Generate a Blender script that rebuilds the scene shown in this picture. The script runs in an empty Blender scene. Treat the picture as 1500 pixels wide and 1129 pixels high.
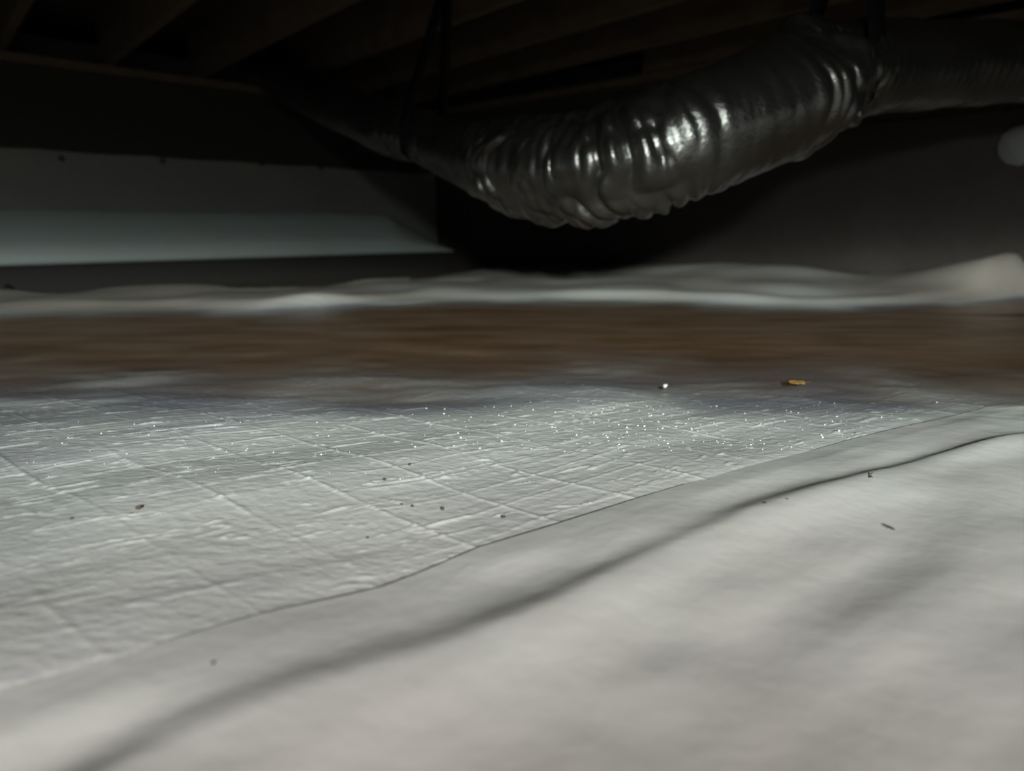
import bpy, math, random
import numpy as np
from mathutils import Vector

# ------------------------------------------------------------------ camera
SC = bpy.context.scene
PITCH = math.radians(13.7); CAM_H = 0.25; FPX = 960.0
cam_d = bpy.data.cameras.new('camera'); cam = bpy.data.objects.new('camera', cam_d)
SC.collection.objects.link(cam); SC.camera = cam
cam.location = (0, 0, CAM_H); cam.rotation_euler = (math.pi/2 - PITCH, 0, 0)
cam_d.sensor_width = 36; cam_d.lens = 36*FPX/1500; cam_d.clip_start = .01
cam_d.dof.use_dof = True; cam_d.dof.focus_distance = .72; cam_d.dof.aperture_fstop = 3.4

# ------------------------------------------------------------------ world, added lights, exposure
SC.view_settings.view_transform = 'Standard'; SC.view_settings.look = 'None'
SC.view_settings.gamma = 1; SC.view_settings.use_curve_mapping = False
SC.view_settings.exposure = 0
w = bpy.data.worlds.new('world'); SC.world = w; w.use_nodes = True
w.node_tree.nodes['Background'].inputs[0].default_value = (.6, .7, .75, 1)
w.node_tree.nodes['Background'].inputs[1].default_value = .004

def shaped_light(name, loc, power, col, beam, size=.07):
    """added light with a hand-shaped beam curve: (degrees below the horizon, strength)"""
    d = bpy.data.lights.new(name, 'POINT'); o = bpy.data.objects.new(name, d)
    SC.collection.objects.link(o); o.location = loc
    d.energy = power; d.color = col; d.shadow_soft_size = size; d.use_nodes = True
    nt = d.node_tree; em = nt.nodes['Emission']
    tc = nt.nodes.new('ShaderNodeNewGeometry'); sx = nt.nodes.new('ShaderNodeSeparateXYZ')
    nt.links.new(tc.outputs['Incoming'], sx.inputs[0])
    mr = nt.nodes.new('ShaderNodeMath'); mr.operation = 'MULTIPLY'; mr.inputs[1].default_value = BEAM_SIGN
    nt.links.new(sx.outputs['Z'], mr.inputs[0])
    ad = nt.nodes.new('ShaderNodeMath'); ad.operation = 'ADD'; ad.inputs[1].default_value = .15; nt.links.new(mr.outputs[0], ad.inputs[0])
    r = nt.nodes.new('ShaderNodeValToRGB'); r.color_ramp.interpolation = 'EASE'
    top = max(v for _, v in beam); e = r.color_ramp.elements
    while len(e) > 1: e.remove(e[0])
    for k, (deg, v) in enumerate(beam):
        p = math.sin(math.radians(deg))+.15; el = e[0] if k == 0 else e.new(p)
        el.position = p; c = v/top; el.color = (c, c, c, 1)
    nt.links.new(ad.outputs[0], r.inputs[0])
    m = nt.nodes.new('ShaderNodeMath'); m.operation = 'MULTIPLY'; m.inputs[1].default_value = top
    nt.links.new(r.outputs[0], m.inputs[0]); nt.links.new(m.outputs[0], em.inputs['Strength'])
    return o
BEAM_SIGN = -1
LIGHT_POS = (.14, -.98, .67)  # unseen lights added behind the camera; beam curves keep floor lit, walls dim
shaped_light('unseen_far_light', LIGHT_POS, 57, (.90, 1.0, .945), [(-8,0),(-3,.35),(2,.95),(5,1.6),(6.5,3.0),(8.5,10.5),(10.5,10.5),(14,6.8),(19.5,4.7),(24,1.6),(29,.2),(40,0)])
shaped_light('unseen_near_light', LIGHT_POS, 44, (1.0, .87, .825), [(14,0),(19,.35),(25,1.4),(31,1.6),(46,1.0),(80,.7)])

# ------------------------------------------------------------------ helpers
cP, sP = math.cos(PITCH), math.sin(PITCH)
def ray(px, py):
    cx = (px-750)/FPX; cy = -(py-564.5)/FPX
    return np.array([cx, cP+cy*sP, -sP+cy*cP])
CAM = np.array([0, 0, CAM_H])
def ground(px, py, z=0.):
    r = ray(px, py); return CAM + r*(z-CAM_H)/r[2]
def at(px, py, Y):
    r = ray(px, py); return CAM + r*Y/r[1]
EJ = np.array([-.669, .743, 0]); EL = np.array([.743, .669, 0])   # joist direction, left wall direction
CORNER = np.array([-.53, 4.8, 0])
QW = float(CORNER@EL); JW = float(CORNER@EJ)                       # right wall q, left wall j
def hit_left(px, py, off=0):
    r = ray(px, py); t = (JW-off-CAM@EJ)/(r@EJ); return CAM+r*t
WR = np.array([-.743, .669, 0]); WN = np.array([.669, .743, 0]); RW = float(CORNER@WN)   # right wall direction, its outward normal
def hit_right(px, py, off=0):
    r = ray(px, py); t = (RW-off-CAM@WN)/(r@WN); return CAM+r*t

_rng = np.random.RandomState(7); _perm = np.concatenate([_rng.permutation(256)]*2)
_val = _rng.rand(256)*2-1
def vnoise(x, y, z=0.):
    x, y, z = np.broadcast_arrays(np.asarray(x, float), np.asarray(y, float), np.asarray(z, float))
    xi, yi, zi = np.floor(x).astype(int), np.floor(y).astype(int), np.floor(z).astype(int)
    xf, yf, zf = x-xi, y-yi, z-zi
    s = lambda t: t*t*t*(t*(6*t-15)+10)
    u, v, ww = s(xf), s(yf), s(zf)
    def h(a, b, c): return _val[_perm[_perm[_perm[(xi+a) & 255]+((yi+b) & 255)]+((zi+c) & 255)]]
    def L(a, b, t): return a+(b-a)*t
    x00 = L(h(0,0,0), h(1,0,0), u); x10 = L(h(0,1,0), h(1,1,0), u)
    x01 = L(h(0,0,1), h(1,0,1), u); x11 = L(h(0,1,1), h(1,1,1), u)
    return L(L(x00, x10, v), L(x01, x11, v), ww)
def sstep(a, b, x):
    t = np.clip((x-a)/(b-a), 0, 1); return t*t*(3-2*t)

def link(o, parent=None, **props):
    SC.collection.objects.link(o)
    if parent is not None: o.parent = parent
    for k, v in props.items(): o[k] = v
    return o
def mesh_obj(name, verts, faces, mat, parent=None, smooth=True, **props):
    me = bpy.data.meshes.new(name)
    me.from_pydata([tuple(map(float, v)) for v in verts], [], [tuple(int(i) for i in f) for f in faces])
    me.materials.append(mat)
    if smooth: me.polygons.foreach_set('use_smooth', [True]*len(me.polygons))
    me.update()
    return link(bpy.data.objects.new(name, me), parent, **props)
def grid_obj(name, X, Y, Z, mat, parent=None, close_u=False, flip=False, keep=None, **props):
    """rows x cols arrays -> quad mesh, fast"""
    R, C = X.shape
    me = bpy.data.meshes.new(name)
    co = np.stack([X, Y, Z], -1).reshape(-1, 3).astype(np.float32)
    i = np.arange(R-1)[:, None]; j = np.arange(C if close_u else C-1)[None, :]; j2 = (j+1) % C
    q = np.stack([i*C+j, i*C+j2, (i+1)*C+j2, (i+1)*C+j], -1).reshape(-1, 4)
    if keep is not None: q = q[keep.ravel()[q].all(1)]
    if flip: q = q[:, ::-1]
    n = len(q)
    me.vertices.add(len(co)); me.vertices.foreach_set('co', co.ravel())
    me.loops.add(n*4); me.loops.foreach_set('vertex_index', q.ravel().astype(np.int32))
    me.polygons.add(n); me.polygons.foreach_set('loop_start', np.arange(0, n*4, 4, dtype=np.int32))
    me.polygons.foreach_set('loop_total', np.full(n, 4, dtype=np.int32))
    me.polygons.foreach_set('use_smooth', np.ones(n, dtype=bool))
    me.materials.append(mat); me.update(); me.validate()
    me.polygons.foreach_set('use_smooth', np.ones(len(me.polygons), dtype=bool))
    return link(bpy.data.objects.new(name, me), parent, **props)
def box(name, c, ax, ay, az, hx, hy, hz, mat, parent=None, **props):
    c = np.array(c, float); v = []
    for sx in (-1, 1):
        for sy in (-1, 1):
            for sz in (-1, 1): v.append(c+np.array(ax)*hx*sx+np.array(ay)*hy*sy+np.array(az)*hz*sz)
    f = [(0,1,3,2),(4,6,7,5),(0,4,5,1),(2,3,7,6),(0,2,6,4),(1,5,7,3)]
    return mesh_obj(name, v, f, mat, parent, smooth=False, **props)
UZ = np.array([0, 0, 1.])

def material(name, col, rough=.5, metal=0., spec=.5, tint=None, tint_scale=4, bumps=(), rough_var=None, coat=0):
    m = bpy.data.materials.new(name); m.use_nodes = True
    nt = m.node_tree; b = nt.nodes['Principled BSDF']
    b.inputs['Base Color'].default_value = (*col, 1); b.inputs['Roughness'].default_value = rough
    b.inputs['Metallic'].default_value = metal; b.inputs['Specular IOR Level'].default_value = spec
    b.inputs['Coat Weight'].default_value = coat; b.inputs['Coat Roughness'].default_value = .2
    tc = nt.nodes.new('ShaderNodeTexCoord')
    if tint:
        n = nt.nodes.new('ShaderNodeTexNoise'); n.inputs['Scale'].default_value = tint_scale; n.inputs['Detail'].default_value = 3
        nt.links.new(tc.outputs['Object'], n.inputs['Vector'])
        r = nt.nodes.new('ShaderNodeValToRGB'); cols = [col]+list(tint)
        r.color_ramp.elements[0].position = .32; r.color_ramp.elements[1].position = .68
        r.color_ramp.elements[0].color = (*cols[0], 1); r.color_ramp.elements[1].color = (*cols[-1], 1)
        for k, c in enumerate(cols[1:-1]):
            e = r.color_ramp.elements.new(.32+.36*(k+1)/(len(cols)-1)); e.color = (*c, 1)
        nt.links.new(n.outputs['Fac'], r.inputs['Fac']); nt.links.new(r.outputs['Color'], b.inputs['Base Color'])
    prev = None
    for (sc, dist, vec) in bumps:
        n = nt.nodes.new('ShaderNodeTexNoise'); n.inputs['Scale'].default_value = sc; n.inputs['Detail'].default_value = 4
        mp = nt.nodes.new('ShaderNodeMapping'); mp.inputs['Scale'].default_value = vec[:3]
        if len(vec) > 3: mp.inputs['Rotation'].default_value = (0, 0, vec[3])
        nt.links.new(tc.outputs['Object'], mp.inputs['Vector']); nt.links.new(mp.outputs['Vector'], n.inputs['Vector'])
        bp = nt.nodes.new('ShaderNodeBump'); bp.inputs['Distance'].default_value = dist
        nt.links.new(n.outputs['Fac'], bp.inputs['Height'])
        if prev: nt.links.new(prev.outputs['Normal'], bp.inputs['Normal'])
        prev = bp
    if prev: nt.links.new(prev.outputs['Normal'], b.inputs['Normal'])
    return m

M_scrim = material('crinkled_white_polyethylene', (.60, .62, .60), .38, spec=.5,
                   tint=[(.66, .67, .65), (.62, .62, .64)], tint_scale=3, bumps=[(160, .0006, (1, 1, 1)), (45, .0012, (1, 2.2, 1, -.96))])
M_smooth = material('smooth_white_polyethylene', (.64, .62, .605), .5, spec=.35,
                    tint=[(.63, .64, .62), (.66, .635, .615)], tint_scale=2.2, bumps=[(14, .003, (1, 1, 1))])
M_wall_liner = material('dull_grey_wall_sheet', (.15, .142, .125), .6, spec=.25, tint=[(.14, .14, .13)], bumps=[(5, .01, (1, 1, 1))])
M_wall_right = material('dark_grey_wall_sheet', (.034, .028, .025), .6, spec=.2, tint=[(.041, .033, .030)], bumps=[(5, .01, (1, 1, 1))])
M_ledge = material('pale_ledge_sheet', (.35, .39, .385), .55, spec=.3, tint=[(.36, .39, .37)], bumps=[(8, .006, (1, 1, 1))])
M_conc = material('dark_concrete', (.026, .024, .022), .9, spec=.2, bumps=[(30, .004, (1, 1, 1))])
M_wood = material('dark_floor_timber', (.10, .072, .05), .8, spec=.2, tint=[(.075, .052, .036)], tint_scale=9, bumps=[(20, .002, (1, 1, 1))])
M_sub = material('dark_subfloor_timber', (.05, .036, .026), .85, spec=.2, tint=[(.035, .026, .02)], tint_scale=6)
M_soil = material('soil', (.08, .055, .035), .95, bumps=[(40, .01, (1, 1, 1))])
M_jacket = material('silver_duct_jacket', (.165, .163, .155), .27, metal=.9, spec=.5, tint=[(.12, .118, .11)], bumps=[(70, .0016, (1, 1, 1)), (240, .0006, (1, 1, 1))])
M_strap = material('black_strap', (.006, .006, .007), .85, spec=.1)
M_pin = material('dark_pin', (.02, .018, .015), .6)
M_leaf = material('dry_leaf', (.55, .36, .10), .55, tint=[(.40, .22, .07)], tint_scale=120)
M_crumb = material('soil_crumb_brown', (.085, .062, .048), .9)
M_twig = material('dark_twig', (.09, .05, .04), .8)
M_bug = material('insect_shell', (.10, .10, .08), .5)
M_grit = material('pale_grit', (.7, .7, .68), .6)
M_bead = material('milky_water_bead', (.72, .73, .73), .12, spec=.8)
M_patch = material('pale_patch_grey', (.16, .16, .16), .5, bumps=[(20, .004, (1, 1, 1))])

# ------------------------------------------------------------------ ground shape
near_px = [(-300,600),(0,594),(150,588),(300,594),(420,600),(600,606),(700,598),(760,586),(850,577),(940,580),(1020,594),(1150,596),(1300,602),(1420,612),(1500,620),(1800,640)]
far_px = [(-300,457),(0,455),(200,453),(380,452),(470,449),(540,443),(660,440),(800,437),(1000,440),(1120,444),(1250,447),(1400,442),(1500,434),(1800,424)]
crest_px = [(600,398),(650,396),(750,393),(900,392),(1050,391),(1150,399),(1260,407),(1350,398),(1450,384),(1500,372),(1600,352),(1800,320)]
def curve(pts):
    g = [ground(*p) for p in pts]; u = [a[0]/a[1] for a in g]; d = [a[1] for a in g]
    return np.array(u), np.array(d)
NU, ND = curve(near_px); FU, FD = curve(far_px)
# crest line of the bank in front of the right wall, in world: distance and height
CU, CD, CZ = [], [], []
for p in crest_px:
    h = hit_right(p[0], p[1], .16); CU.append(h[0]/h[1]); CD.append(h[1]); CZ.append(h[2])
CU, CD, CZ = map(np.array, (CU, CD, CZ))
def _shoal(px, py, rx, ry, h, an=0):
    g = ground(px, py); return (g[0], g[1], rx, ry, h, an)
SHOALS = [_shoal(850, 570, .15, .045, .62), _shoal(560, 548, .16, .03, .35), _shoal(1070, 551, .12, .022, .35, .12),
          _shoal(1495, 462, .18, .07, .8), _shoal(640, 565, .10, .025, .3), _shoal(940, 590, .2, .03, .35, -.1)]
def base(x, y):
    """ground height (sheet laid on it), water level is 0"""
    x = np.asarray(x, float); y = np.asarray(y, float)
    yy = np.maximum(y, .25); u = np.clip(x/yy, -1.6, 1.6)
    n = np.interp(u, NU, ND); f = np.interp(u, FU, FD)
    f = f + .05*vnoise(u*9, 3.3)
    lf = 1-sstep(-.6, -.1, u)
    z_near = (.014+.012*lf)*(1-np.exp(-np.maximum(n-yy, 0)/(.16+.10*lf))) + .003*vnoise(x*7, y*7, 9)*sstep(0, .2, n-yy)
    din = np.minimum(yy-n, (f-yy)*1.6)
    dep = .028*sstep(0, .75, din) + .0085*sstep(0, .16, din)
    dep = dep*(1+.25*vnoise(x*5, y*9, 2)) + .003*vnoise(x*14, y*22, 5)*sstep(0, .1, din)
    for (sx, sy, rx, ry, hh, an) in SHOALS:
        c_, s_ = math.cos(an), math.sin(an); a_ = (x-sx)*c_+(y-sy)*s_; b_ = -(x-sx)*s_+(y-sy)*c_
        dep = dep - hh*dep*np.exp(-(a_/rx)**2-(b_/ry)**2)
    cd = np.interp(u, CU, CD, left=9, right=CD[-1]); cz = np.interp(u, CU, CZ, left=CZ[0], right=CZ[-1])
    j = x*EJ[0]+y*EJ[1]
    t = np.clip((yy-f)/np.maximum(cd-f, .2), 0, 1.3)
    lip = .022*np.exp(-((yy-f-.09)/.06)**2)*(.6+.4*vnoise(u*6, 8.1)) + .020*np.exp(-((u+.30)/.055)**2)*np.exp(-((yy-f-.06)/.05)**2)
    z_far = lip*sstep(0, .05, yy-f) + cz*sstep(.15, 1.0, t)*(u > -.2) + .012*sstep(0, .2, yy-f)*(1+vnoise(x*4, y*4, 4))
    z_far = z_far - .05*sstep(-.05, -.02, x*WN[0]+y*WN[1]-RW)
    z = np.where(yy < n, z_near, np.where(yy < f, -dep, z_far))
    return z
# seam of the overlapping smooth sheet
SA = ground(700, 800)[:2]; SB = ground(1130, 672)[:2]
SD = (SB-SA)/np.linalg.norm(SB-SA); SN = np.array([SD[1], -SD[0]])     # SN points to the near right
seam_px = [(0,1045),(200,985),(410,905),(560,858),(700,800),(900,742),(1130,672),(1350,612)]
_s = []
for p in seam_px:
    g = ground(*p, .012)[:2]-SA; _s.append((g@SD, g@SN))
_s.sort(); SS = np.array(_s)
def seam_off(s): return np.interp(s, SS[:, 0], SS[:, 1])
def st(x, y): return (x-SA[0])*SD[0]+(y-SA[1])*SD[1], (x-SA[0])*SN[0]+(y-SA[1])*SN[1]

def ridged(v): return 1-np.abs(v)*2
def crinkle(x, y):
    """creases of the string-reinforced sheet: long soft ones along the seam, cross folds, short sharp dashes"""
    s, t = st(x, y)
    wx = .005*vnoise(s*9, t*9, 1); wy = .006*vnoise(s*12, t*12, 2)
    a = .0042*vnoise(s*3.2+wx, t*10, 3) + .0009*vnoise(s*9, t*30, 4)
    dash = sstep(.70, 1.0, ridged(vnoise(s*15, t*165+3*vnoise(s*6, t*6, 7), 5)))*sstep(.05, .5, vnoise(s*22, t*110, 6))
    cell = .078; pp = .6*x+.8*y-.272+wx*.6
    g1 = np.exp(-(((pp+cell/2) % cell-cell/2)/.0017)**2)*(.35+.65*sstep(-.3, .5, vnoise(s*8, t*12, 11)))
    g2 = np.exp(-(((t+wy+.02) % (cell*.55)-cell*.275)/.0016)**2)*np.clip(vnoise(s*10, t*6, 12)*2+.3, 0, 1)
    fine = np.abs(((s*1.0) % .0125)/.0125-.5)*np.abs((t % .0125)/.0125-.5)
    spot_ = np.clip(vnoise(s*60, t*60, 15)-.45, 0, 1)*np.clip(vnoise(s*5, t*5, 16)+.5, 0, 1)
    fade = .45+.55*sstep(.34, .50, y)
    return a*.8 + fade*(.00125*dash + .00105*g1 + .0006*g2 + .0003*fine*4 + .0018*spot_)

# ------------------------------------------------------------------ setting
floor = mesh_obj('floor', [(-7,-2,-.062),(5,-2,-.062),(5,8,-.062),(-7,8,-.062)], [(0,1,2,3)], M_soil, kind='structure')

def axis(lo, hi, dense_lo, dense_hi, dense_step, grow=1.06):
    a = list(np.arange(dense_lo, dense_hi, dense_step)); st_ = dense_step; v = a[-1]
    while v < hi:
        st_ = min(st_*grow, .06); v += st_; a.append(min(v, hi))
    st_ = dense_step; v = a[0]; b = []
    while v > lo:
        st_ = min(st_*grow, .06); v -= st_; b.append(max(v, lo))
    return np.array(b[::-1]+a)
ax_x = axis(-5.2, 3.4, -.72, .78, .0021, 1.035)
ax_y = np.concatenate([axis(-1.2, .98, .33, .84, .0016, 1.04), ])
ax_y = ax_y[ax_y < .84]; ys = [ax_y[-1]]; st_ = .0016
while ys[-1] < 5.6:
    st_ = min(st_*1.02, .03); ys.append(ys[-1]+st_)
ax_y = np.concatenate([ax_y, ys[1:]])
X, Y = np.meshgrid(ax_x, ax_y)
S, T = st(X, Y); E = seam_off(S)
cover = sstep(-.005, .02, T-E)                              # 1 under the smooth sheet
damp = 1-.75*sstep(1.2, 2.6, Y)
J = X*EJ[0]+Y*EJ[1]; Q = X*EL[0]+Y*EL[1]
over_j = np.maximum(J-(JW-.02), 0); over_q = np.maximum(X*WN[0]+Y*WN[1]-(RW-.02), 0)
Xc = X-EJ[0]*over_j-WN[0]*over_q; Yc = Y-EJ[1]*over_j-WN[1]*over_q
Z = base(Xc, Yc) - .012*sstep(.03, .07, T-E) + crinkle(X, Y)*(1-cover)*damp + .010*vnoise(X*2.2, Y*2.6, 20)*sstep(1.9, 2.6, Y)
end_px = [(-900,433),(-300,430),(0,427),(350,424),(480,420),(600,410),(680,398),(760,386),(800,380)]
eg = [ground(*p) for p in end_px]; EU = [g[0]/g[1] for g in eg]; EDs = [g[1] for g in eg]
Ucol = Xc/np.maximum(Yc, .25); end_d = np.where(Ucol > EU[-1], 99, np.interp(Ucol, EU, EDs))+.03*vnoise(Xc*3, 2.2)
past = np.maximum(Yc-end_d, 0); keep = past < .05
Yc = Yc-np.where(keep, past, 0); Z = np.where(past > 0, np.maximum(Z-.02, -.04), Z)
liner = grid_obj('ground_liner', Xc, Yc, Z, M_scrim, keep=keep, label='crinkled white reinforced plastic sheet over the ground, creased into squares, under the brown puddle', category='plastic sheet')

# thin silt with painted shade: grey near edge and left, brownish far shore
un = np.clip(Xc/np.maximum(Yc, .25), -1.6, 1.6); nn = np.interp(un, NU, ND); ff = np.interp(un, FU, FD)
film_shade = np.where(Yc < nn, (.85+.15*(un < -.2))*np.exp(-(np.maximum(nn-Yc, 0)/(.055+.31*(1-sstep(-.95, -.35, un))))**1.6), 1.0)  # reaches further at left, painting the dimmer light there into the colour
film_shade = film_shade*(.75+.5*vnoise(Xc*6, Yc*11, 60)); film_shade = np.clip(film_shade, 0, 1)
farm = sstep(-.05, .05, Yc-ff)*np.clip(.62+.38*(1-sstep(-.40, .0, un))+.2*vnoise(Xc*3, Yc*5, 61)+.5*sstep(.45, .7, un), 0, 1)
for nm, arr in (('film_shade', film_shade*(1-sstep(-.05, .05, Yc-ff))), ('silt_shade', farm)):
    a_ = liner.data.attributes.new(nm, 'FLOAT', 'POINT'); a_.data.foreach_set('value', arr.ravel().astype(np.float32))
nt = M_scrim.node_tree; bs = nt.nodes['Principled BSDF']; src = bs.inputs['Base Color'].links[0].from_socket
for nm, colr, mx in (('film_shade', (.19, .19, .225, 1), .92), ('silt_shade', (.33, .285, .25, 1), .95)):
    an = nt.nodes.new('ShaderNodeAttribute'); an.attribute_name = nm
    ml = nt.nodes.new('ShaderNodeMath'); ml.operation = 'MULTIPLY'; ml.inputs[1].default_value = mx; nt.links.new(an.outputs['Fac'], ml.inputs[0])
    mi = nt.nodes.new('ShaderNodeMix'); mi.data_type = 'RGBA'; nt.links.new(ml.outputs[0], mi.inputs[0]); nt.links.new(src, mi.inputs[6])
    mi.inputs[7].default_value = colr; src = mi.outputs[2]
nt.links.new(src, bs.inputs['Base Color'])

# water
def water_material():
    m = bpy.data.materials.new('muddy_water'); m.use_nodes = True; nt = m.node_tree
    b = nt.nodes['Principled BSDF']; b.inputs['Roughness'].default_value = .28
    b.inputs['IOR'].default_value = 1.33; b.inputs['Specular IOR Level'].default_value = .35
    at_ = nt.nodes.new('ShaderNodeAttribute'); at_.attribute_name = 'depth'
    mr = nt.nodes.new('ShaderNodeMapRange'); mr.inputs[1].default_value = -.001; mr.inputs[2].default_value = .026
    mr.inputs[3].default_value = 0.0; mr.inputs[4].default_value = .97
    nt.links.new(at_.outputs['Fac'], mr.inputs[0]); nt.links.new(mr.outputs[0], b.inputs['Alpha'])
    tc = nt.nodes.new('ShaderNodeTexCoord'); mp = nt.nodes.new('ShaderNodeMapping'); mp.inputs['Scale'].default_value = (1.2, 4, 1)
    n = nt.nodes.new('ShaderNodeTexNoise'); n.inputs['Scale'].default_value = 3; n.inputs['Detail'].default_value = 6
    r = nt.nodes.new('ShaderNodeValToRGB')
    r.color_ramp.elements[0].position = .3; r.color_ramp.elements[0].color = (.135, .074, .038, 1)
    r.color_ramp.elements[1].position = .7; r.color_ramp.elements[1].color = (.235, .152, .102, 1)
    nt.links.new(tc.outputs['Object'], mp.inputs[0]); nt.links.new(mp.outputs[0], n.inputs[0])
    nt.links.new(n.outputs[0], r.inputs[0]); nt.links.new(r.outputs[0], b.inputs['Base Color'])
    return m
wx = np.linspace(-3.4, 2.6, 420); wyv = np.concatenate([np.linspace(.62, 1.3, 240), np.linspace(1.31, 3.3, 160)])
WX, WY = np.meshgrid(wx, wyv)
jj = WX*EJ[0]+WY*EJ[1]; oj = np.maximum(jj-(JW-.3), 0); WX, WY = WX-EJ[0]*oj, WY-EJ[1]*oj
qq = WX*WN[0]+WY*WN[1]; oq = np.maximum(qq-(RW-.12), 0); WX, WY = WX-WN[0]*oq, WY-WN[1]*oq
dep = -base(WX, WY)
WZ = np.where(dep > -.004, .0004*vnoise(WX*20, WY*30, 30), -.02)
WX2, WY2 = WX, WY
water = grid_obj('puddle', WX2, WY2, WZ, water_material(), label='wide shallow puddle of murky brown water lying on the white ground sheet', category='puddle')
da = water.data.attributes.new('depth', 'FLOAT', 'POINT'); da.data.foreach_set('value', dep.ravel().astype(np.float32))

# smooth overlapping sheet
fold_px = [(60,1200),(200,1119),(380,1035),(560,960),(700,912),(830,860),(960,800),(1110,742),(1260,697),(1370,665),(1500,634),(1700,590)]
fp = []
for p in fold_px:
    g = ground(p[0], p[1]+np.interp(p[0], [60, 700, 1100, 1500], [36, 30, 12, 5]), .018)[:2]-SA; fp.append((g@SD, g@SN))
fp.sort(); FP = np.array(fp)
sv = np.linspace(-.62, 1.55, 620); tv = np.concatenate([[0, .0005, .002], np.linspace(.005, .9, 330)])
S2, T2 = np.meshgrid(sv, tv); off = seam_off(S2)
TT = T2+off
X2 = SA[0]+SD[0]*S2+SN[0]*TT; Y2 = SA[1]+SD[1]*S2+SN[1]*TT
q2 = X2*WN[0]+Y2*WN[1]; oq = np.maximum(q2-(RW-.04), 0); X2 = X2-WN[0]*oq; Y2 = Y2-WN[1]*oq
ft = np.interp(S2, FP[:, 0], FP[:, 1])
wd = np.interp(S2, [-.5, 0, .4, 1.2], [.020, .016, .011, .012])
dft = TT-ft
fw = np.interp(S2, [-.6, 0, .4, .8, 1.5], [.027, .022, .015, .010, .009]); fa = np.interp(S2, [-.6, -.1, .4, .8, 1.5], [.0088, .0084, .0062, .0040, .0034])
foldh = fa*np.exp(-(np.where(dft < 0, dft/(fw*(1+.15*vnoise(S2*8, 3.1))), dft/(fw*1.9)))**2)
und = .0028*vnoise(S2*7, TT*16, 40) + .0016*vnoise(S2*14+3, TT*28, 41) + .004*vnoise(S2*2.4, TT*6, 42)*sstep(.02, .15, T2)
rise = np.minimum(T2, .03)/.03; flat = .08+.92*sstep(-.12, .15, S2)
Z2 = base(X2, Y2) + .0006+.0009*flat + .0025*rise*flat + foldh + und*sstep(0, .06, T2) + crinkle(X2, Y2)*.55*(1-sstep(.0, .10, T2))*(1-.8*sstep(-.15, .1, S2))
Z2[0] -= .003
sheet = grid_obj('overlap_liner', X2, Y2, Z2, M_smooth, flip=True, label='smooth white plastic sheet with one long dark fold, lapped over the crinkled sheet', category='plastic sheet')

# ------------------------------------------------------------------ walls
def wall_pt(origin, along, s, out, o, z): return origin+along*s+out*o+UZ*z
OUTL = -EJ; OUTR = -WN
wl = box('wall_left', CORNER-EL*3.4+EJ*.07+UZ*.48, EL, EJ, UZ, 3.6, .07, .62, M_conc, kind='structure')
wr = box('wall_right', CORNER-WR*3.4+WN*.07+UZ*.48, WR, WN, UZ, 3.6, .07, .62, M_conc, kind='structure')
box('wall_back', (-.5, -1.6, .48), (1, 0, 0), (0, 1, 0), UZ, 6, .07, .62, M_conc, kind='structure')
WTOP = float(hit_left(0, 215)[2]); WTOP2 = float(hit_left(480, 245)[2])
def liner_wall(name, origin, along, out, top0, top1, mat, parent, flip):
    s = np.linspace(0.02, 6.3, 240); v = np.linspace(0, 1, 40)
    Sg, Vg = np.meshgrid(s, v); top = np.interp(Sg, [0, 3.0, 9], [top1, top0, top0]); sag = .006*np.abs(np.sin(Sg*math.pi/.46))
    Zg = -.02+(top-sag+.02)*Vg
    O = .012+.012*(1+vnoise(Sg*3, Zg*4, 50))*np.sin(np.pi*np.clip(Vg, 0, 1))**.5
    P = origin[None, None]+along*Sg[..., None]+out*O[..., None]
    return grid_obj(name, P[..., 0], P[..., 1], Zg, mat, parent, flip=flip)
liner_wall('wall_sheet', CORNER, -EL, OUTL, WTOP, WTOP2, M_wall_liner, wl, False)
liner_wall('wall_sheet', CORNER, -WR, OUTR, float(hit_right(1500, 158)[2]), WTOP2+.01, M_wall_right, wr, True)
# footing ledge wrapped in pale sheet along the left wall
s = np.linspace(.02, 6.2, 300)
sR0 = float((CORNER-hit_left(560, 332))@EL); sR1 = float((CORNER-hit_left(650, 390))@EL)
prof = [(.0, .33), (.035, .322), (.09, .285), (.15, .225), (.20, .165), (.215, .115), (.212, .085), (.19, .072), (.10, .070)]
rows = []
for (o, z) in prof:
    k = np.clip((s-sR1)/(sR0-sR1), 0, 1)
    zz = np.where(z > .072, .072+(z-.072)*k, z); oo = o*(.25+.75*np.sqrt(np.clip((s-sR1+.25)/.5, 0, 1)))
    oo = oo*(1+.08*vnoise(s*2.5, 1.7)); zz = zz+.010*vnoise(s*2.1, 5.5)*(z > .1)
    rows.append(CORNER[None]-EL*s[:, None]+OUTL*(oo[:, None]+.02)+UZ*zz[:, None])
P = np.array(rows); dense = []
for a in np.linspace(0, len(prof)-1, 49):
    i = min(int(a), len(prof)-2); dense.append(P[i]*(1-(a-i))+P[i+1]*(a-i))
P = np.array(dense)
for _ in range(3): P[1:-1] = (P[:-2]+2*P[1:-1]+P[2:])/4
grid_obj('ledge_sheet', P[..., 0], P[..., 1], P[..., 2], M_ledge, wl, flip=True)

box('footing', CORNER-EL*3.3-EJ*.085+UZ*.003, EL, EJ, UZ, 3.25, .085, .064, M_conc, wl)

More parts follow.
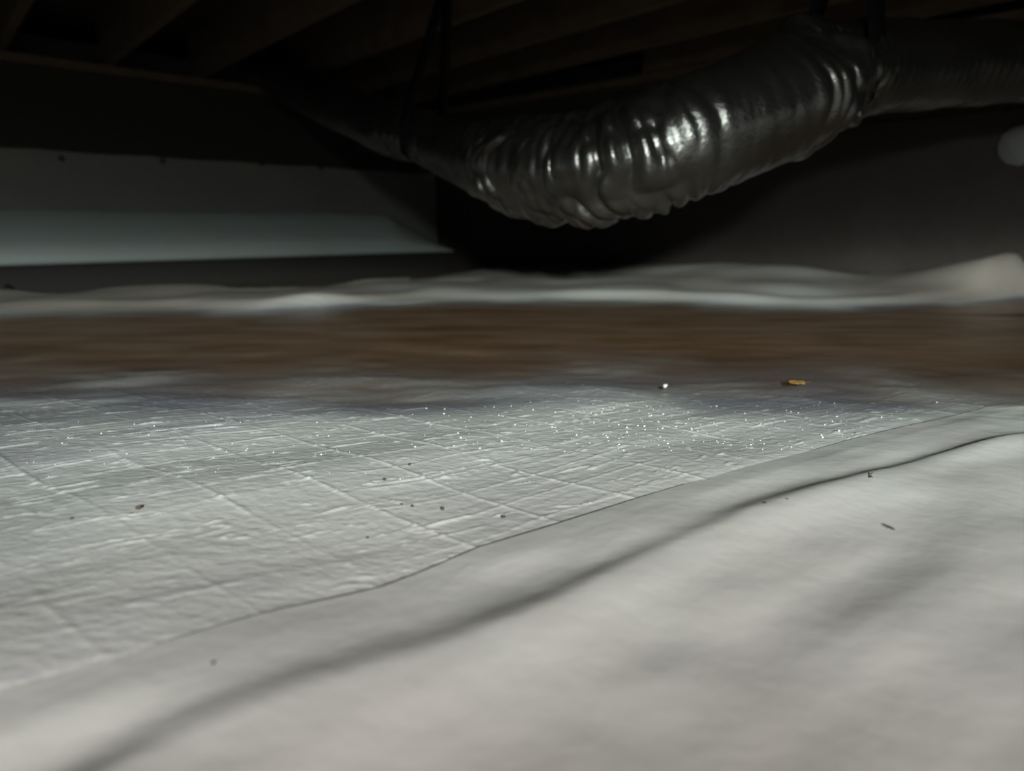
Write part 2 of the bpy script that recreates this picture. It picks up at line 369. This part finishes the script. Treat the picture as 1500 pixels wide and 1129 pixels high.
def disc(name, c, n, r, h, mat, parent, **pr):
    n = n/np.linalg.norm(n); a = np.cross(n, UZ); a /= np.linalg.norm(a); b = np.cross(n, a); v = []; f = []
    N = 12
    for rr, hh in ((r, 0), (r*.9, h*.7), (r*.45, h)):
        for k in range(N):
            t = k*2*math.pi/N; v.append(np.array(c)+a*rr*math.cos(t)+b*rr*math.sin(t)+n*hh)
    for q in range(2):
        for k in range(N): f.append((q*N+k, q*N+(k+1) % N, (q+1)*N+(k+1) % N, (q+1)*N+k))
    f.append(tuple(range(2*N, 3*N)))
    return mesh_obj(name, v, f, mat, parent, **pr)
for p in [(90,232),(238,236),(383,240),(470,246)]:
    disc('liner_pin', hit_left(*p, .03), OUTL, .013, .012, M_pin, wl)
for p in [(1392,180),(1478,165)]:
    disc('liner_pin', hit_right(*p, .03), OUTR, .009, .010, M_pin, wr)
disc('pale_patch', hit_right(1497, 212, .035), OUTR, .075, .008, M_patch, wr)  # pale grey disc on the right wall sheet

# ------------------------------------------------------------------ floor framing overhead
ZJ = CAM_H+.75
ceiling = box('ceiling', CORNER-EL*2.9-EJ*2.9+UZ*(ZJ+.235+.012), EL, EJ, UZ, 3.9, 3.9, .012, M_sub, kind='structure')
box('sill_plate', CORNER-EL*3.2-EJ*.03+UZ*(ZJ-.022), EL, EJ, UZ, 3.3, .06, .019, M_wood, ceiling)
box('sill_plate', CORNER-WR*3.2-WN*.03+UZ*(ZJ-.022), WR, WN, UZ, 3.3, .06, .019, M_wood, ceiling)
q0 = float(at(520, 0, 1)[:2]@EL[:2]);
r = ray(520, 0); pj = CAM+r*(ZJ-CAM_H)/r[2]; q0 = float(pj@EL)
r = ray(280, 0); pj = CAM+r*(ZJ-CAM_H)/r[2]; SPC = q0-float(pj@EL)
k = -9; jq = []
while q0+k*SPC < QW+.55:
    if q0+k*SPC > QW-6.2: jq.append(q0+k*SPC)
    k += 1
for q in jq:
    j_hi = JW-max(0, (q+.06-QW)/.1045)*.994
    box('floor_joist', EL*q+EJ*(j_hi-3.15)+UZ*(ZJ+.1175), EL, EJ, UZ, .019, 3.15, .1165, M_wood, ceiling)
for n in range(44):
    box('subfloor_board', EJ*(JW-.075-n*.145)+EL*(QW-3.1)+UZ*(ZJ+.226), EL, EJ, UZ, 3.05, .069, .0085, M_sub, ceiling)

# ------------------------------------------------------------------ duct
ctrl = [(330,60,4.05,.085),(400,108,3.7,.095),(470,143,3.3,.105),(560,184,2.75,.098),(630,208,2.38,.086),(700,230,2.10,.104),(770,244,1.86,.120),(850,248,1.70,.126),
        (930,230,1.60,.128),(1010,200,1.57,.130),(1090,170,1.58,.132),(1160,138,1.62,.136),(1215,112,1.70,.112),(1270,100,1.80,.112),(1340,98,1.90,.110),(1420,94,1.98,.108),(1510,90,2.04,.108),(1640,80,2.05,.108),(1850,60,1.95,.108)]
CP = np.array([at(a, b, Yd) for a, b, Yd, _ in ctrl]); CR = np.array([c[3] for c in ctrl]); CX = np.array([float(c[0]) for c in ctrl])
def catmull(P, n):
    P = np.vstack([2*P[0]-P[1], P, 2*P[-1]-P[-2]]); out = []
    for i in range(1, len(P)-2):
        t = np.linspace(0, 1, n, endpoint=False)[:, None]
        out.append(.5*((2*P[i])+(-P[i-1]+P[i+1])*t+(2*P[i-1]-5*P[i]+4*P[i+1]-P[i+2])*t**2+(-P[i-1]+3*P[i]-3*P[i+1]+P[i+2])*t**3))
    return np.vstack(out+[P[-2][None]])
AL = catmull(np.column_stack([CP, CR, CX]), 60)
d = np.r_[0, np.cumsum(np.linalg.norm(np.diff(AL[:, :3], axis=0), axis=1))]
L = d[-1]; sd = np.arange(0, L, .0032); AL = np.array([np.interp(sd, d, AL[:, k]) for k in range(5)]).T
PC, RC, PXC = AL[:, :3], AL[:, 3], AL[:, 4]
tan = np.gradient(PC, axis=0); tan /= np.linalg.norm(tan, axis=1)[:, None]
side = np.cross(tan, UZ); side /= np.linalg.norm(side, axis=1)[:, None]; up = np.cross(side, tan)
NT = 112; th = np.linspace(0, 2*math.pi, NT, endpoint=False)
def amp_at(px): return (1.0*np.exp(-((px-885)/105)**2)+.55*np.exp(-((px-760)/35)**2)+1.5*np.exp(-((px-1195)/40)**2)+.35*np.exp(-((px-615)/30)**2)+.06)
A = amp_at(PXC)[:, None]
ct, sn = np.cos(th)[None], np.sin(th)[None]; s_ = sd[:, None]
warp = .035*vnoise(ct*1.2+7, sn*1.2, s_*5)
w1 = vnoise((s_+warp)*21, ct*.9, sn*.9); w2 = vnoise((s_+warp*.6)*44, ct*2.0+4, sn*2.0); w3 = vnoise(s_*9, ct*2.2, sn*2.2+9)
D = A*(.015*(np.abs(w1)*2-.6)+.007*(np.abs(w2)*2-.5)) + .0035*w3 + .0012*np.cos(s_*2*math.pi/.034)*(.3+.7*A)
pinch = -.020*np.exp(-((PXC-1222)/9)**2)-.016*np.exp(-((PXC-618)/8)**2)
Rr = RC[:, None]+D+pinch[:, None]
Pd = PC[:, None]+(side[:, None]*ct[..., None]+up[:, None]*sn[..., None])*Rr[..., None]
duct = bpy.data.objects.new('flexible_duct', None)
link(duct, label='silver flexible air duct sagging from the joists, wrinkled at its two bends', category='duct')
grid_obj('jacket', Pd[..., 0], Pd[..., 1], Pd[..., 2], M_jacket, duct, close_u=True)

# hanging straps
def strap(px, label, top_shift):
    i = int(np.argmin(np.abs(PXC-px))); c, t = PC[i], tan[i]; rr = RC[i]+.004-.014
    sdv, u = side[i], up[i]
    pts = []
    topz = ZJ+.06
    left = c-sdv*rr; right = c+sdv*rr
    # goes down one side, under, up the other, both ends meet at the joist
    nail = c+top_shift; nail = np.array([nail[0], nail[1], topz])
    for a in np.linspace(0, 1, 10)[:-1]: pts.append(nail*(1-a)+(c+sdv*rr*1.02+u*.02)*a)
    for a in np.linspace(0, math.pi, 22): pts.append(c+sdv*rr*math.cos(a)-u*rr*math.sin(a))
    for a in np.linspace(0, 1, 10)[1:]: pts.append((c-sdv*rr*1.02+u*.02)*(1-a)+(nail+t*.004)*a)
    pts = np.array(pts); v = []; f = []
    for k, p in enumerate(pts):
        tt = pts[min(k+1, len(pts)-1)]-pts[max(k-1, 0)]; tt /= np.linalg.norm(tt)
        n = np.cross(tt, t); n /= np.linalg.norm(n)
        for aa, bb in ((-.038, -.001), (.038, -.001), (.038, .001), (-.038, .001)): v.append(p+t*aa+n*bb)
    for k in range(len(pts)-1):
        for q in range(4): f.append((k*4+q, k*4+(q+1) % 4, k*4+4+(q+1) % 4, k*4+4+q))
    return mesh_obj('hanging_strap', v, f, M_strap, label=label, category='strap', group='duct hanging straps')
strap(618, 'black webbing strap under the far left end of the silver duct', np.array([.10, .02, 0]))
strap(1222, 'black webbing strap cinching the silver duct at its upper right kink', np.array([.05, .05, 0]))

# ------------------------------------------------------------------ debris
def surf(px, py):
    """point on the sheets under this sight line"""
    r = ray(px, py); t = np.linspace(.2, 4, 6000); p = CAM+r*t[:, None]
    s_, t_ = st(p[:, 0], p[:, 1]); on = t_ > seam_off(s_)
    z = base(p[:, 0], p[:, 1]) + np.where(on, .006, crinkle(p[:, 0], p[:, 1])); z = np.maximum(z, 0)
    i = int(np.argmax(p[:, 2] < z)); return p[i]
dg = bpy.context.evaluated_depsgraph_get(); dg.update()
def drop(px, py):
    r = ray(px, py); h = SC.ray_cast(dg, Vector(CAM), Vector(r/np.linalg.norm(r)))
    return np.array(h[1]) if h[0] else surf(px, py)
def crumb(px, py, size, label, seed, mat=M_crumb, name='soil_crumb', flat=.7, grp='soil crumbs on the crinkled sheet', cat='dirt crumb'):
    rnd = np.random.RandomState(seed); c = drop(px, py); v = []; f = []
    R, N = 6, 9
    for i in range(R+1):
        for k in range(N):
            a = math.pi*i/R; b = 2*math.pi*k/N; q = np.array([math.sin(a)*math.cos(b), math.sin(a)*math.sin(b), math.cos(a)*flat])
            q = q*size*(1+.35*vnoise(q[0]*2.2+seed, q[1]*2.2, q[2]*2.2)); v.append(c+q+UZ*size*flat*.7)
    for i in range(R):
        for k in range(N): f.append((i*N+k, (i+1)*N+k, (i+1)*N+(k+1) % N, i*N+(k+1) % N))
    return mesh_obj(name, v, f, mat, label=label, category=cat, group=grp)
crumb(204, 745, .0026, 'brown dirt crumb alone on the left part of the crinkled white sheet', 1)
crumb(600, 681, .0017, 'small brown dirt crumb, farthest one back near the middle of the crinkled sheet', 2)
crumb(563, 703, .0017, 'tiny dark dirt crumb just left of and nearer than the farthest crumb', 3)
crumb(604, 742, .0015, 'faint brown dirt crumb, middle one of the three in a row', 4)
crumb(648, 746, .0022, 'reddish brown dirt crumb, right one of the three in a row', 5)
crumb(588, 739, .0012, 'faintest tiny dirt speck, left one of the three in a row', 6)
crumb(737, 758, .0021, 'round dark dirt crumb close to the seam of the smooth sheet', 7)
crumb(538, 788, .0012, 'tiny dark speck nearest the camera on the crinkled sheet', 8)
crumb(105, 760, .0012, 'minute dark speck left of the lone brown crumb', 9)
crumb(1121, 737, .0012, 'minute dark speck on the smooth sheet beside the long fold', 10, grp='specks on the smooth sheet')
crumb(1153, 731, .0009, 'smallest dark speck on the smooth sheet above the long fold', 11, grp='specks on the smooth sheet')
crumb(974, 567, .0040, 'white grit grain standing at the near edge of the brown puddle', 12, M_grit, 'grit_grain', .8, 'pale grit', 'grit')
crumb(312, 972, .0011, 'small grey speck on the smooth sheet at lower left', 13, grp='specks on the smooth sheet')

# water beads on the wet strip of sheet
rb = np.random.RandomState(5); bv = []; bf = []
while len(bv) < 330*13:
    px = rb.normal(960, 190) if rb.rand() < .65 else rb.uniform(0, 1250); py = rb.uniform(583, 668) if px > 600 else rb.uniform(618, 720)
    g = ground(px, py, .006); s_, t_ = st(g[0], g[1])
    if t_ > seam_off(s_)-.004 or base(g[0], g[1]) < -.004: continue
    g[2] = max(0, float(base(g[0], g[1])+crinkle(g[0], g[1]))); rr = .0005+.0013*rb.rand()**2.2*(1 if px > 600 else .8); b0 = len(bv)
    for hh, q_, n_ in ((-.2, 1.0, 6), (.55, .75, 6)):
        for m_ in range(n_):
            a_ = m_*math.pi/3+.3*(hh > 0); bv.append(g+rr*np.array([q_*math.cos(a_), q_*math.sin(a_), hh]))
    bv.append(g+rr*np.array([0, 0, .9]))
    for m_ in range(6):
        n_ = (m_+1) % 6; bf += [(b0+m_, b0+n_, b0+6+n_, b0+6+m_), (b0+6+m_, b0+6+n_, b0+12)]
mesh_obj('water_beads', bv, bf, M_bead, kind='stuff', label='tiny glinting water beads scattered over the wet crinkled sheet by the puddle', category='water drops')

# yellow leaf floating on the puddle
def leaf(px, py):
    c = drop(px, py); c = c+UZ*.0015; n = 16; v = []; f = []
    d1 = np.array([.97, .22, 0]); d2 = np.array([-.22, .97, 0])
    for i in range(n+1):
        a = i/n; wdt = .017*math.sin(math.pi*a**.8)**.8; x = (a-.5)*.026
        for b in (-1, -.5, 0, .5, 1):
            v.append(c+d1*x+d2*wdt*b*(1+.15*math.sin(a*17))+UZ*(.0015*b*b+.0015*math.sin(a*3)+.0005))
    for i in range(n):
        for k in range(4): f.append((i*5+k, i*5+k+1, i*5+6+k, i*5+5+k))
    root = bpy.data.objects.new('fallen_leaf', None); link(root, label='small yellow brown dry leaf floating on the right part of the puddle', category='leaf')
    o = mesh_obj('blade', v, f, M_leaf, root); sm = o.modifiers.new('thickness', 'SOLIDIFY'); sm.thickness = .0006
    box('stalk', c+d1*.017+UZ*.001, d1, d2, UZ, .007, .0005, .0005, M_twig, root)
leaf(1168, 563)
# twig sliver by the fold
c = drop(1276, 698)
tw = bpy.data.objects.new('twig_sliver', None); link(tw, label='thin dark forked twig sliver lying on the long fold', category='twig')
def rod(name, a, b, r0, r1, mat, parent):
    a, b = np.array(a), np.array(b); t = b-a; t /= np.linalg.norm(t); s1 = np.cross(t, UZ+.01); s1 /= np.linalg.norm(s1); s2 = np.cross(s1, t); v = []; f = []
    for k in range(7):
        q = k/6; p = a+(b-a)*q+s1*.0003*math.sin(q*9); r = r0+(r1-r0)*q
        for m in range(6): v.append(p+(s1*math.cos(m*math.pi/3)+s2*math.sin(m*math.pi/3))*r)
    for k in range(6):
        for m in range(6): f.append((k*6+m, k*6+(m+1) % 6, k*6+6+(m+1) % 6, k*6+6+m))
    return mesh_obj(name, v, f, mat, parent)
rod('stem', c+(-.0035, -.004, .001), c+(.004, .006, .0022), .0005, .0003, M_twig, tw)
rod('fork', c+(-.0005, -.0012, .0012), c+(-.001, -.005, .001), .0004, .0002, M_twig, tw)
# dead insect
c = drop(1303, 774)
bug = bpy.data.objects.new('dead_insect', None); link(bug, label='small dark slender dead insect lying on the smooth sheet right of the fold', category='insect')
def ell(name, c, ax, rx, ry, rz, parent, mat=M_bug):
    ax = np.array(ax, float); ax /= np.linalg.norm(ax); ay = np.cross(UZ, ax); v = []; f = []; R, N = 8, 10
    for i in range(R+1):
        for k in range(N):
            a = math.pi*i/R; b = 2*math.pi*k/N
            v.append(c+ax*rx*math.cos(a)+ay*ry*math.sin(a)*math.cos(b)+UZ*rz*math.sin(a)*math.sin(b))
    for i in range(R):
        for k in range(N): f.append((i*N+k, (i+1)*N+k, (i+1)*N+(k+1) % N, i*N+(k+1) % N))
    return mesh_obj(name, v, f, mat, parent)
bd = np.array([.36, -.933, 0])
ell('abdomen', c+bd*.0008+UZ*.0012, bd, .0042, .0011, .0010, bug)
ell('thorax', c-bd*.0038+UZ*.0012, bd, .0016, .0009, .0009, bug)
ell('head', c-bd*.0058+UZ*.0012, bd, .0008, .0007, .0006, bug)
for sgn in (-1, 1):
    for k in range(3):
        a0 = c-bd*(.0042-.0012*k)+UZ*.001; rod('leg', a0, a0+np.cross(UZ, bd)*sgn*.0028+bd*(k-1)*.0014-UZ*.0006, .00018, .0001, M_bug, bug)
